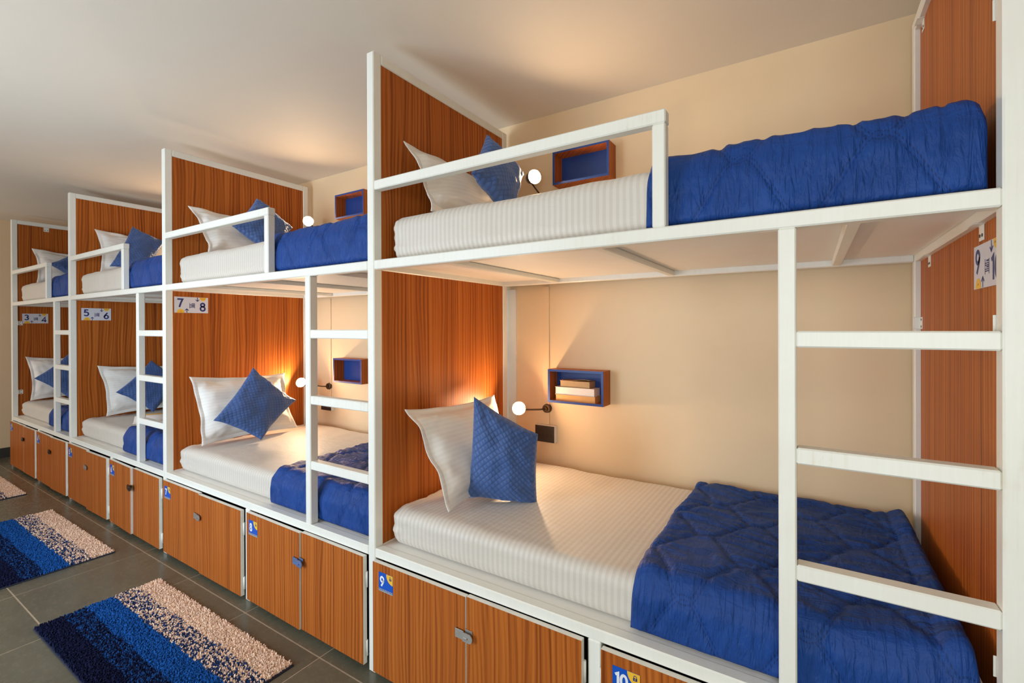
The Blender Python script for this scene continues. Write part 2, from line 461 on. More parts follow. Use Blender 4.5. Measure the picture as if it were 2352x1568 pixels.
# ------------------------------------------------------------------ printing helpers: strokes and flat shapes in a local x (right), z (up) plane that faces -y
def arc(cx, cz, rx, rz, a0, a1, n=18):
    return [(cx + rx * math.cos(math.radians(a0 + (a1 - a0) * k / n)), cz + rz * math.sin(math.radians(a0 + (a1 - a0) * k / n))) for k in range(n + 1)]
DIG = {
    '0': [arc(.30, .5, .23, .42, 90, 450, 28)],
    '1': [[(.12, .80), (.34, .93), (.34, 0.0)]],
    '3': [arc(.29, .71, .21, .21, 155, -90, 16) + arc(.29, .27, .24, .23, 90, -155, 16)],
    '4': [[(.44, .0), (.44, .95), (.04, .27), (.62, .27)]],
    '5': [[(.52, .92), (.15, .92), (.12, .55)] + arc(.28, .31, .25, .27, 115, -150, 16)],
    '6': [arc(.30, .30, .23, .25, 0, 360, 26), [(.44, .95), (.24, .68), (.10, .44), (.07, .30)]],
    '7': [[(.04, .92), (.55, .92), (.38, .5), (.24, .0)]],
    '8': [arc(.30, .73, .19, .20, 0, 360, 24), arc(.30, .28, .23, .245, 0, 360, 26)],
    '9': [arc(.30, .70, .23, .25, 0, 360, 26), [(.53, .70), (.50, .52), (.36, .28), (.17, .0)]],
}
def stroke(bm, pts, w, y, mat):
    n = len(pts); closed = (Vector(pts[0]) - Vector(pts[-1])).length < 1e-6
    L_, R2 = [], []
    for i in range(n):
        p = Vector(pts[i])
        if closed: a = Vector(pts[(i - 1) % (n - 1)]); b = Vector(pts[(i + 1) % (n - 1)])
        else: a = Vector(pts[max(i - 1, 0)]); b = Vector(pts[min(i + 1, n - 1)])
        d1 = (p - a); d2 = (b - p)
        d1 = d1.normalized() if d1.length > 1e-9 else d2.normalized()
        d2 = d2.normalized() if d2.length > 1e-9 else d1
        t = (d1 + d2)
        t = t.normalized() if t.length > 1e-6 else d1
        nrm = Vector((-t.y, t.x)); c = max(0.5, abs(t.dot(d1)))
        off = nrm * (w / 2 / c)
        L_.append(bm.verts.new((p.x + off.x, y, p.y + off.y))); R2.append(bm.verts.new((p.x - off.x, y, p.y - off.y)))
    for i in range(n - 1):
        f = bm.faces.new((L_[i], R2[i], R2[i + 1], L_[i + 1])); f.material_index = mat
def digits(bm, txt, x0, z0, h, w, y, mat, adv=.66):
    x = x0
    for ch in txt:
        for pl in DIG[ch]:
            stroke(bm, [(x + px * h, z0 + pz * h) for px, pz in pl], w, y, mat)
        x += h * (adv if ch != '1' else .50)
def poly(bm, pts, y, mat):
    f = bm.faces.new([bm.verts.new((p[0], y, p[1])) for p in pts]); f.material_index = mat
    f.normal_update()
    if f.normal.y > 0: f.normal_flip()
TXT = {}
def tiny_text(bm, txt, cx, cz, size, y, mat):
    if txt not in TXT:
        cu = bpy.data.curves.new('print', 'FONT'); cu.body = txt; cu.align_x = 'CENTER'; cu.align_y = 'CENTER'; cu.resolution_u = 2
        ob = bpy.data.objects.new('print', cu); COL.objects.link(ob)
        dg = bpy.context.evaluated_depsgraph_get()
        me = bpy.data.meshes.new_from_object(ob.evaluated_get(dg))
        TXT[txt] = ([tuple(v.co) for v in me.vertices], [tuple(p.vertices) for p in me.polygons])
        bpy.data.objects.remove(ob); bpy.data.curves.remove(cu); bpy.data.meshes.remove(me)
    vs, fs = TXT[txt]
    bv = [bm.verts.new((cx + v[0] * size, y, cz + v[1] * size)) for v in vs]
    for f in fs:
        try: bm.faces.new([bv[i] for i in f]).material_index = mat
        except ValueError: pass

def sticker_mesh(num):
    W_, H_ = .081, .074
    bm = bmesh.new(); add_box(bm, (0, -.0008, 0), (W_, 0, H_), 0)
    y1, y2 = -.0012, -.0016
    poly(bm, [(W_, H_)] + arc(W_, H_, .037, .037, 180, 270, 14), y1, 1)
    cx, cz = W_ - .0135, H_ - .0145                       # padlock
    poly(bm, [(cx - .006, cz - .006), (cx + .006, cz - .006), (cx + .006, cz + .002), (cx - .006, cz + .002)], y2, 2)
    stroke(bm, [(cx - .004, cz + .002)] + arc(cx, cz + .0045, .004, .004, 180, 0, 8) + [(cx + .004, cz + .002)], .0018, y2, 2)
    poly(bm, arc(cx, cz - .0015, .0014, .0022, 0, 330, 10), -.002, 1)
    h = .038
    digits(bm, num, .009 if len(num) == 1 else .004, .021, h, .0078, y1, 3, .62)
    for k in range(9):                                   # row of scallops along the bottom
        x = .004 + k * .0091
        stroke(bm, arc(x, .004, .0036, .0062, 180, 0, 8), .0024, y1, 4)
    poly(bm, [(0, 0), (W_, 0), (W_, .004), (0, .004)], y1, 4)
    return bm_mesh(bm)

def sign_mesh(a, b):
    W_, H_ = .187, .102
    bm = bmesh.new(); add_box(bm, (0, -.0015, 0), (W_, 0, H_), 0)
    y1, y2 = -.0019, -.0023
    poly(bm, arc(.034, .0005, .0205, .024, 0, 180, 16), y1, 1); tiny_text(bm, 'UP', .034, .0095, .007, y2, 2)
    poly(bm, arc(.157, H_ - .0005, .0185, .022, 180, 360, 16), y1, 1); tiny_text(bm, 'DOWN', .157, H_ - .009, .0065, y2, 2)
    digits(bm, a, .014 if len(a) == 1 else .006, .036, .055, .0098, y1, 2)
    digits(bm, b, .139 if len(b) == 1 else .120, .013, .055, .0098, y1, 2)
    for x, z, s in ((.067, .001, 1), (.126, H_ - .001, -1)):      # up and down arrows
        stroke(bm, [(x, z), (x, z + s * .024)], .0038, y1, 2)
        stroke(bm, [(x - .010, z + s * .014), (x, z + s * .0245), (x + .010, z + s * .014)], .0042, y1, 2)
    x0, z0 = .083, .033                                           # bunk pictogram
    for x in (x0, x0 + .027): stroke(bm, [(x, z0 - .004), (x, z0 + .031)], .0024, y1, 2)
    for dz in (.003, .0075, .0165, .021): stroke(bm, [(x0, z0 + dz), (x0 + .027, z0 + dz)], .0026, y1, 2)
    for dz in (.0105, .0245): poly(bm, [(x0 + .010, z0 + dz), (x0 + .025, z0 + dz), (x0 + .025, z0 + dz + .004), (x0 + .010, z0 + dz + .004)], y1, 2)
    return bm_mesh(bm)
SIGNM = [S_PAPER, S_YEL, S_NAVY]
STM = [S_BLUE, S_YEL, S_NAVY, S_WHITE, S_GREY]
for a, b, loc, rz, tilt, lb in (('3', '4', (-5.4765, .074, 1.457), 90, -.6, 'white bed number card on the farthest headboard, slightly tilted'),
                                ('5', '6', (-3.674, .0687, 1.471), 90, 0, 'white bed number card on the second farthest headboard'),
                                ('7', '8', (-1.892, .0485, 1.4995), 90, 0, 'white bed number card on the headboard above the bright lamp, fully visible'),
                                ('9', '10', (1.9025, .2555, 1.487), -90, 0, 'white bed number card at the right edge, partly hidden by the post')):
    me = sign_mesh(a, b)
    obj('bed_number_sign', me, SIGNM, None, loc, (0, math.radians(tilt), math.radians(rz)), label=lb, cat='sign', group='bed number signs')

# ------------------------------------------------------------------ lockers under the bunks
DZ0, DZ1, DT = 0.026, 0.467, 0.018
def door_mesh(w, z0=DZ0, z1=DZ1, sgn=1):
    """hinge edge at local x=0, door runs to sgn*w, front face at y=-DT"""
    bm = bmesh.new(); add_box(bm, (0, -DT, z0), (sgn * w, 0, z1), 0, 0)
    bm.normal_update()
    for f in bm.faces: f.material_index = 0 if abs(f.normal.y) > .9 else 1
    return bm_mesh(bm)
def hinge_mesh(sgn):
    bm = bmesh.new()
    add_cyl(bm, (-sgn * .004, -.004, -.032), (-sgn * .004, -.004, .032), .0045, seg=10)
    add_box(bm, (-sgn * .004, -.0025, -.03), (sgn * .0, -.0005, .03), 0, 0)
    return bm_mesh(bm)
def hasp_mesh():
    bm = bmesh.new()
    add_box(bm, (-.040, -.0085, -.0155), (-.001, -.0055, .0155), 0, .0006)
    add_box(bm, (-.040, -.0055, -.0155), (-.037, 0, .0155), 0, 0)
    pts = [(-.002, .0155), (.030, .0155), (.0385, .009), (.041, .001), (.0385, -.009), (.030, -.0155), (-.002, -.0155)]
    vf = [bm.verts.new((x, -.0135, z)) for x, z in pts]; vb = [bm.verts.new((x, -.0105, z)) for x, z in pts]
    bm.faces.new(vf); bm.faces.new(vb[::-1])
    for i in range(len(pts)): bm.faces.new((vf[i], vb[i], vb[(i + 1) % len(pts)], vf[(i + 1) % len(pts)]))
    add_box(bm, (.004, -.0175, -.004), (.020, -.0132, .002), 0, .001)          # staple through the slot
    add_box(bm, (.0, -.0015, .006), (.032, 0.0, .020), 1, .0005)               # staple plate on the other door
    add_cyl(bm, (.012, -.012, .0), (.012, 0, .0), .003, seg=8, mat=1)
    return bm_mesh(bm)
HASP = hasp_mesh(); HINGE = {1: hinge_mesh(1), -1: hinge_mesh(-1)}
LOCK = [  # number, left edge, seam, right edge, angle of left door, angle of right door, dz left, dz right, hasp material
    ('3', -5.452, -4.960, -4.594, 0.0, 0.0, 0, -.004, DARKST), ('4', -4.540, -4.104, -3.720, 0.6, 1.0, 0, -.003, DARKST),
    ('5', -3.664, -3.226, -2.822, 0.0, 0.6, 0.001, -.006, STEEL), ('6', -2.762, -2.352, -1.938, 1.3, -.3, 0, -.002, DARKST),
    ('7', -1.880, -1.418, -0.965, 0.0, 0.2, 0.001, -.005, STEEL), ('8', -0.906, -0.444, -0.010, 0.5, -.3, 0, .002, BLUEST),
    ('9', 0.049, 0.530, 0.972, 0.2, 0.0, 0.0, .002, STEEL), ('10', 1.034, 1.456, 1.876, 0.0, 0.0, 0.0, 0.0, STEEL)]
LPLACE = {'3': 'at the end wall', '4': 'second from the end wall', '5': 'third from the end wall', '6': 'fourth from the end wall', '7': 'left of locker 8',
          '8': 'with a bluish hasp', '9': 'with a steel hasp, nearest full locker', '10': 'cut off at the bottom right'}
for num, x0, xs_, x1, a0, a1, dz0, dz1, hm in LOCK:
    r = empty('locker', (x0, 0, 0), label='wood laminate under-bed locker number %s, %s' % (num, LPLACE[num]), cat='locker', group='lockers under the bunks')
    w = x1 - x0; t = .009
    bm = bmesh.new()
    zb, zt, yb = .012, .463, .86
    for a, b in (((0, .045, zb), (t, yb, zt)), ((w - t, .045, zb), (w, yb, zt)), ((t, .045, zb), (w - t, yb, zb + t)), ((t, yb - t, zb + t), (w - t, yb, zt))):
        add_box(bm, a, b)
    obj('body', bm_mesh(bm), CARC, r)
    seam = xs_ - x0
    for side in (0, 1):
        dw = (seam - .002) if side == 0 else (w - seam - .002)
        sgn = 1 if side == 0 else -1
        d = obj('door', door_mesh(dw, DZ0, DZ1, sgn), [WOOD, EDGE], r, (0 if side == 0 else w, 0, (dz0, dz1)[side]), (0, 0, math.radians((-1 if side == 0 else 1) * (a0, a1)[side])))
        for hz in (.09, .37): obj('hinge', HINGE[sgn], PAINT, d, (0, 0, hz))
        if side == 0:
            zs = .362 if num != '3' else .372
            obj('number_sticker', sticker_mesh(num), STM, d, (.024 if num not in ('9', '10') else .036, -DT - .0002, zs), label='blue and yellow sticker with locker number ' + num)
            h = HASP.copy(); h.materials.clear()
            obj('hasp', h, [hm, STEEL], d, (dw, -DT, .337), label='metal hasp latch')

# ------------------------------------------------------------------ bedding
def smooth01(x): 
    x = max(0.0, min(1.0, x)); return x * x * (3 - 2 * x)

def rounded_slab(lx, ly, lz, r, seed, step=.018):
    """mattress with a fitted sheet: rounded slab from (0,0,0) to (lx,ly,lz)"""
    def div(l):
        n = max(2, int(l / step)); k = [r * (1 - math.cos(math.pi / 2 * i / 5)) for i in range(6)]
        mid = [r + (l - 2 * r) * i / n for i in range(1, n)]
        return k + mid + [l - v for v in reversed(k)]
    ax, ay, az = div(lx), div(ly), div(lz)
    V = {}; verts = []; faces = []
    def vid(p):
        k = tuple(round(c, 5) for c in p)
        if k not in V:
            q = Vector((min(max(p[0], r), lx - r), min(max(p[1], r), ly - r), min(max(p[2], r), lz - r)))
            d = Vector(p) - q
            d = d.normalized() if d.length > 1e-9 else Vector((0, 0, 1))
            o = q + d * r
            a = noise.noise(Vector((o.x * 3.1, o.y * 3.1, o.z * 3.1 + seed))) * .007
            b = noise.noise(Vector((o.x * 13, o.y * 4, o.z * 5 + seed * 2))) * .0028
            lift = smooth01(o.z / .03)
            e = smooth01((.10 - o.x) / .10) * noise.noise(Vector((o.y * 20, o.z * 42, seed))) * .011
            e += smooth01((.05 - o.y) / .05) * smooth01((.25 - o.x) / .2) * noise.noise(Vector((o.x * 34, o.z * 20, seed + 4))) * .006
            V[k] = len(verts); verts.append(o + d * (a + b + e) * lift)
        return V[k]
    def sheet(A, Bq, f, flip):
        for i in range(len(A) - 1):
            for j in range(len(Bq) - 1):
                q = [vid(f(A[i], Bq[j])), vid(f(A[i + 1], Bq[j])), vid(f(A[i + 1], Bq[j + 1])), vid(f(A[i], Bq[j + 1]))]
                if len(set(q)) == 4: faces.append(q[::-1] if flip else q)
    sheet(ax, ay, lambda a, b: (a, b, lz), False); sheet(ax, ay, lambda a, b: (a, b, 0), True)
    sheet(ax, az, lambda a, b: (a, 0, b), False); sheet(ax, az, lambda a, b: (a, ly, b), True)
    sheet(ay, az, lambda a, b: (0, a, b), True); sheet(ay, az, lambda a, b: (lx, a, b), False)
    me = bpy.data.meshes.new('mattress'); me.from_pydata(verts, [], faces); me.update()
    for p in me.polygons: p.use_smooth = True
    return me

def pillow_mesh(TL, TR, BL_, BR, T, seed, flange=0.0, n=44, pinch=.07, wr=.006):
    """cushion spanned between four corners (world coordinates); returns body mesh, flange mesh or None and its centre"""
    TL, TR, BL_, BR = map(Vector, (TL, TR, BL_, BR)); c = (TL + TR + BL_ + BR) / 4
    wu = ((TR - TL).length + (BR - BL_).length) / 2; hv = ((TL - BL_).length + (TR - BR).length) / 2
    nrm = ((TR - TL) + (BR - BL_)).cross((TL - BL_) + (TR - BR)).normalized()
    fu, fv = (1 - 2 * flange / wu, 1 - 2 * flange / hv) if flange else (1.0, 1.0)
    def pos(u, v, side):
        uu = u * (1 - pinch * (1 - v * v)); vv = v * (1 - pinch * (1 - u * u))
        a, b = (uu + 1) / 2, (vv + 1) / 2
        p = BL_ * (1 - a) * (1 - b) + BR * a * (1 - b) + TL * (1 - a) * b + TR * a * b
        iu, iv = u / fu, v / fv
        k = max(0.0, 1 - iu * iu) * max(0.0, 1 - iv * iv)
        th = T / 2 * k ** .42
        w1 = noise.noise(Vector((u * 2.4, v * 2.4, seed + side))) * wr * 2 * min(1, k * 5)
        rad = math.atan2(v, u)
        edge = smooth01((max(abs(iu), abs(iv)) - .55) / .45)
        w2 = noise.noise(Vector((u * 9, v * 9, seed * 3 + side))) * wr * edge * (1 if k > 0 else .3)
        wave = noise.noise(Vector((u * 2.6, v * 2.6, seed + 9.1))) * (.022 if flange else .012) * edge
        return p - c + nrm * (side * (max(th, .0016) + (w1 + w2) * (1 if k > 0 else 0)) + wave)
    verts, faces, uvs = [], [], []
    ids = {}
    lin = [-1 + 2 * i / n for i in range(n + 1)]
    lin = [math.copysign(abs(x) ** .85, x) for x in lin]
    for side in (1, -1):
        for i, u in enumerate(lin):
            for j, v in enumerate(lin):
                ids[side, i, j] = len(verts); verts.append(pos(u, v, side)); uvs.append((u * wu / 2, v * hv / 2))
    for side in (1, -1):
        for i in range(n):
            for j in range(n):
                q = [ids[side, i, j], ids[side, i + 1, j], ids[side, i + 1, j + 1], ids[side, i, j + 1]]
                faces.append(q if side == 1 else q[::-1])
    ring = [(i, 0) for i in range(n)] + [(n, j) for j in range(n)] + [(i, n) for i in range(n, 0, -1)] + [(0, j) for j in range(n, 0, -1)]
    for a in range(len(ring)):
        p, q = ring[a], ring[(a + 1) % len(ring)]
        faces.append([ids[-1, p[0], p[1]], ids[-1, q[0], q[1]], ids[1, q[0], q[1]], ids[1, p[0], p[1]]])
    def build(fs):
        me = bpy.data.meshes.new('soft'); me.from_pydata(verts, [], fs); me.update()
        uvl = me.uv_layers.new(name='UVMap')
        for lp in me.loops: uvl.data[lp.index].uv = uvs[lp.vertex_index]
        for p in me.polygons: p.use_smooth = True
        bm = bmesh.new(); bm.from_mesh(me); bmesh.ops.delete(bm, geom=[v for v in bm.verts if not v.link_faces], context='VERTS'); bm.to_mesh(me); bm.free()
        return me
    if not flange: return build(faces), None, c
    def inner(f):
        k = 0
        for vi in f:
            uu, vv = uvs[vi]
            if abs(uu) < wu / 2 * fu and abs(vv) < hv / 2 * fv: k += 1
        return k > 0
    return build([f for f in faces if inner(f)]), build([f for f in faces if not inner(f)]), c

QD, QA, QL = 0.16, 0.085, 0.30
def quilt_dist(t, s):
    cs = QA * math.cos(2 * math.pi * t / QL); d = 9
    for sg, off in ((-1, 0.0), (1, QD)):
        v = (s - off + sg * cs) / (2 * QD); v -= math.floor(v + .5)
        d = min(d, abs(v) * 2 * QD)
    return d / math.sqrt(1 + (QA * 2 * math.pi / QL * math.sin(2 * math.pi * t / QL)) ** 2)
def blanket_mesh(x0, x1, ztop, zbot, seed, step=.010, yb=.935, yf=.040, r=.05, raise_end=0.0, hang=1.0):
    """folded quilt over the foot of a mattress, hanging down its aisle side; local x from 0"""
    path = []
    n1 = int((yb - yf - r) / step)
    for i in range(n1): path.append((yb + (yf + r - yb) * i / n1, ztop, 0.0, 1.0))
    for i in range(9):
        a = math.pi / 2 * i / 8
        path.append((yf + r - r * math.sin(a), ztop - r + r * math.cos(a), -math.sin(a), math.cos(a)))
    n2 = max(4, int((ztop - r - zbot) / step))
    for i in range(1, n2 + 1): path.append((yf, ztop - r + (zbot - ztop + r) * i / n2, -1.0, 0.0))
    S = [0.0]
    for a, b in zip(path, path[1:]): S.append(S[-1] + math.hypot(b[0] - a[0], b[1] - a[1]))
    Stot = S[-1]; w = x1 - x0; nt = int(w / step)
    verts, uvs, faces, inner = [], [], [], []
    for j, (y, z, ny, nz) in enumerate(path):
        s = S[j]
        xl = .012 * noise.noise(Vector((s * 4, 0, seed))) + .003 * noise.noise(Vector((s * 14, 3, seed)))
        for i in range(nt + 1):
            t = w * i / nt; x = t + xl * (1 - i / nt)
            e = min(1.0, min(t, w - t) / .030); e = math.sqrt(max(0, 1 - (1 - e) ** 2))
            eb = min(1.0, min(s, Stot - s) / .022); eb = math.sqrt(max(0, 1 - (1 - eb) ** 2))
            d = quilt_dist(t + seed, s)
            puff = 1 - math.exp(-(d / .011) ** 2); near_l = math.exp(-(d / .045) ** 2)
            drape = smooth01((.25 - (z - zbot)) / .2) if ny < -.5 else 0.0
            wx = noise.noise(Vector((t * 4, s * 4, seed + 3))) * .08
            r1 = 1 - abs(noise.noise(Vector(((t + wx) * 4.5 + seed, (s + wx) * 24, 1)))) * 2
            r2 = 1 - abs(noise.noise(Vector(((t + wx * .6) * 34 + seed, s * 6, 2)))) * 2
            wr = (r1 * .0075 * (1 - drape) + r2 * .0050 * (.3 + drape) * (.5 + near_l)) + noise.noise(Vector((t * 40, s * 40, seed))) * .0012
            lo = noise.noise(Vector((t * 3.5, s * 3.5, seed + 5))) * .009
            hem = -.007 * math.exp(-((w - t - .065) / .006) ** 2)
            up = raise_end * smooth01((t - w + .10) / .10)
            h = .003 + e * eb * (.022 + .0075 * puff + wr + lo + hem + up)
            hd = .002 + e * eb * max(.001, .0035 + .0072 * puff + wr * .6 + lo * .22 + hem * .6)
            k_ = smooth01((-ny - .15) / .75)
            h = h * (1 - k_) + min(hd, .0165) * k_
            verts.append((x, y + ny * h, z + nz * h)); uvs.append((t + seed, s)); inner.append((x, y + ny * .0012, z + nz * .0012))
    N = len(verts); verts += inner; uvs += uvs[:]
    for j in range(len(path) - 1):
        for i in range(nt):
            a = j * (nt + 1) + i; faces.append((a, a + nt + 1, a + nt + 2, a + 1)); faces.append((N + a + 1, N + a + nt + 2, N + a + nt + 1, N + a))
    J = len(path) - 1
    ring = [i for i in range(nt)] + [j * (nt + 1) + nt for j in range(J)] + [J * (nt + 1) + i for i in range(nt, 0, -1)] + [j * (nt + 1) for j in range(J, 0, -1)]
    for a, b in zip(ring, ring[1:] + ring[:1]): faces.append((a, b, N + b, N + a))
    me = bpy.data.meshes.new('quilt'); me.from_pydata(verts, [], faces); me.update()
    uvl = me.uv_layers.new(name='UVMap')
    for lp in me.loops: uvl.data[lp.index].uv = uvs[lp.vertex_index]
    for p in me.polygons: p.use_smooth = True
    return me

LZ, UZ = .655, 1.858            # mattress tops
MLX = 1.78
MAT_L = rounded_slab(MLX, .880, LZ - LT, .042, 1.0)
MAT_U = rounded_slab(MLX, .880, UZ - UT, .048, 7.0)
SPOT = {'3/4': 'of the farthest bunk', '5/6': 'of the second farthest bunk', '7/8': 'of the second nearest bunk', '9/10': 'of the nearest bunk'}
for nm, B in BAYS.items():
    X0, L = B['X0'], B['L']
    for lv, me, z in (('lower', MAT_L, LT + .0005), ('upper', MAT_U, UT + .0005)):
        o = obj('mattress', me, SHEET, None, (X0 + PW + .020, .056, z), label='mattress in pale striped sheet, %s bed %s' % (lv, SPOT[nm]), cat='mattress', group='mattresses on the bunks')
        o.scale.x = (L - PW - .026) / MLX
BLK = {('9/10', 'lower'): (1.098, 1.868), ('9/10', 'upper'): (1.146, 1.876), ('7/8', 'lower'): (-.812, -.014), ('7/8', 'upper'): (-.845, -.014),
       ('5/6', 'lower'): (-2.72, -1.945), ('5/6', 'upper'): (-2.65, -1.945), ('3/4', 'lower'): (-4.47, -3.725), ('3/4', 'upper'): (-4.42, -3.725)}
for k, ((nm, lv), (a, b)) in enumerate(BLK.items()):
    near = nm == '9/10'
    me = blanket_mesh(a, b, LZ if lv == 'lower' else UZ - .004, (LT if lv == 'lower' else UT) + (.004 if lv == 'lower' else .012), k * 1.7, .0062 if near else .012,
                      raise_end=.03 if near and lv == 'lower' else .0, yf=.055, hang=.5)
    obj('quilt', me, QUILT, None, (a, 0, 0), label='navy blue quilt over the foot of the %s bed %s' % (lv, SPOT[nm]), cat='quilt', group='navy quilts')

PIL = {('9/10', 'lower'): ((.115, .10, 1.065), (.10, .71, 1.035), (.33, .115, .672), (.30, .72, .665)),
       ('9/10', 'upper'): ((.10, .112, 2.185), (.10, .72, 2.150), (.235, .118, 1.868), (.235, .72, 1.868)),
       ('7/8', 'lower'): ((-1.82, .095, 1.092), (-1.82, .705, 1.065), (-1.68, .105, .672), (-1.68, .715, .668)),
       ('7/8', 'upper'): ((-1.82, .10, 2.178), (-1.82, .70, 2.15), (-1.68, .150, 1.868), (-1.68, .72, 1.868)),
       ('5/6', 'lower'): ((-3.62, .15, 1.088), (-3.62, .75, 1.06), (-3.49, .17, .670), (-3.49, .76, .668)),
       ('5/6', 'upper'): ((-3.62, .14, 2.240), (-3.62, .74, 2.20), (-3.49, .135, 1.868), (-3.49, .74, 1.868)),
       ('3/4', 'lower'): ((-5.40, .08, 1.115), (-5.40, .68, 1.08), (-5.28, .09, .670), (-5.28, .70, .668)),
       ('3/4', 'upper'): ((-5.40, .13, 2.240), (-5.40, .73, 2.20), (-5.28, .135, 1.868), (-5.28, .74, 1.868))}
CUS = {('9/10', 'lower'): ((.325, .28, 1.105), (.55, .435, .94), (.295, .27, .672), (.55, .425, .644)),
       ('9/10', 'upper'): ((.25, .47, 2.30), (.345, .645, 2.15), (.335, .255, 2.045), (.40, .46, 1.90)),
       ('7/8', 'lower'): ((-1.68, .41, 1.135), (-1.62, .67, .882), (-1.60, .135, .833), (-1.52, .375, .672)),
       ('7/8', 'upper'): ((-1.72, .46, 2.295), (-1.60, .64, 2.11), (-1.62, .255, 2.05), (-1.50, .43, 1.88)),
       ('5/6', 'lower'): ((-3.51, .48, 1.12), (-3.42, .70, .90), (-3.40, .205, .872), (-3.33, .43, .678)),
       ('5/6', 'upper'): ((-3.50, .35, 2.288), (-3.39, .55, 2.17), (-3.38, .165, 1.91), (-3.28, .36, 1.872)),
       ('3/4', 'lower'): ((-5.30, .38, 1.14), (-5.20, .61, .90), (-5.20, .10, .90), (-5.10, .33, .675)),
       ('3/4', 'upper'): ((-5.27, .39, 2.20), (-5.16, .62, 2.04), (-5.16, .20, 2.066), (-5.08, .41, 1.90))}
for k, key in enumerate(PIL):
    nm, lv = key
    body, fl_, c = pillow_mesh(*PIL[key], T=.135, seed=k * 3.3 + 1, flange=.032, pinch=.085, wr=.007)
    p = obj('pillow', body, PILLOW, None, c, label='off-white pillow against the headboard, %s bed %s' % (lv, SPOT[nm]), cat='pillow', group='off-white pillows')
    obj('flange', fl_, PILLOW, p)
    body, _, c = pillow_mesh(*CUS[key], T=.15 if k == 0 else .125, seed=k * 5.1 + 2, pinch=.05 if k == 0 else .085, wr=.006)
    obj('cushion', body, CUSHION, None, c, label='blue quilted cushion on the pillow, %s bed %s' % (lv, SPOT[nm]), cat='cushion', group='blue cushions')

# ------------------------------------------------------------------ wall fittings in each bunk
def shelf_box(X, Z, label):
    """open box shelf, left front lower corner"""
    w, h, d, t = .322, .178, .093, .012
    r = empty('box_shelf', (X, WALL_Y, Z), label=label, cat='shelf', group='wall box shelves')
    for nm, a, b in (('side_board', (0, -d, 0), (t, 0, h)), ('side_board', (w - t, -d, 0), (w, 0, h)), ('top_board', (t, -d, h - t), (w - t, 0, h)), ('bottom_board', (t, -d, 0), (w - t, 0, t))):
        bm = bmesh.new(); add_box(bm, a, b); bm.normal_update()
        for f in bm.faces: f.material_index = 1 if f.normal.y < -.9 else 0
        obj(nm, bm_mesh(bm), [WOOD, BLUEP], r)
    obj('back_board', box_mesh((t, -.009, t), (w - t, -.001, h - t), 0), BLUEP, r)
    return r
def lamp(mount, bulb, aim, label, glow, rim):
    """wall reading lamp: round mount, thin arm, small shade opening towards the bed with a lit globe bulb"""
    X, Z = mount
    r = empty('reading_lamp', (X, WALL_Y, Z), label=label, cat='lamp', group='wall reading lamps')
    bm = bmesh.new(); add_cyl(bm, (0, 0, 0), (0, -.020, 0), .027, .023, 28); add_cyl(bm, (0, -.020, 0), (0, -.030, 0), .012, .010, 16)
    add_box(bm, (-.007, -.004, .024), (.007, -.001, .033), 0, .001); add_box(bm, (-.007, -.004, -.033), (.007, -.001, -.024), 0, .001)
    obj('wall_mount', bm_mesh(bm), BRONZE, r)
    ax = Vector(aim).normalized(); bp = Vector(bulb) - Vector((X, WALL_Y, Z)); back = bp - ax * .042
    p0 = Vector((0, -.028, 0)); p1 = Vector((0, -.045, 0)) + (back - p0) * .15
    bm = bmesh.new(); add_tube_path(bm, [p0, p1, p1.lerp(back, .5) - ax * .006, back - ax * .004, back + ax * .004], .0045, 10)
    obj('arm', bm_mesh(bm), BRONZE, r)
    q = ax.to_track_quat('Z', 'Y').to_matrix(); seg = 28
    prof = [(0.0, -.042), (.013, -.042), (.020, -.036), (.0295, -.020), (.0345, .009), (.0370, rim), (.0358, rim), (.0333, .009), (.0283, -.019), (.019, -.0335), (0.0, -.036)]
    bm = bmesh.new(); rings = []
    for pr, pz in prof:
        rings.append([bm.verts.new(bp + q @ Vector((max(pr, .0004) * math.cos(2 * math.pi * k / seg), max(pr, .0004) * math.sin(2 * math.pi * k / seg), pz))) for k in range(seg)])
    for i in range(len(rings) - 1):
        for k in range(seg):
            f = bm.faces.new((rings[i][k], rings[i][(k + 1) % seg], rings[i + 1][(k + 1) % seg], rings[i + 1][k])); f.smooth = True
            f.material_index = 1 if i >= 6 else 0
    bmesh.ops.recalc_face_normals(bm, faces=bm.faces)
    obj('shade', bm_mesh(bm), [BRONZE, WPLAS], r)
    bm = bmesh.new(); bmesh.ops.create_uvsphere(bm, u_segments=24, v_segments=14, radius=.0235, matrix=Matrix.Translation(bp))
    obj('bulb', bm_mesh(bm, smooth=True), glow, r, label='globe bulb')
    return r
def switch(X, Z, label):
    r = empty('switch_box', (X, WALL_Y, Z), label=label, cat='switch', group='switch boxes by the lamps')
    obj('back_box', box_mesh((0, -.032, 0), (.123, 0, .092), .002), WPLAS, r)
    bm = bmesh.new(); add_box(bm, (.001, -.037, .001), (.122, -.0315, .091), 0, .001)
    obj('face_plate', bm_mesh(bm), BLACK, r)
    for k in range(2): obj('rocker', box_mesh((.018 + k * .05, -.039, .028), (.055 + k * .05, -.0365, .064), .001), BLACK, r)
FIT = {'9/10': (0.336, 0.2815, .2195), '7/8': (-1.515, -1.689, -1.75), '5/6': (-3.37, -3.45, -3.51), '3/4': (-5.16, -5.23, -5.29)}
TR = {'9/10': .252, '7/8': -1.690, '5/6': -3.48, '3/4': -5.26}
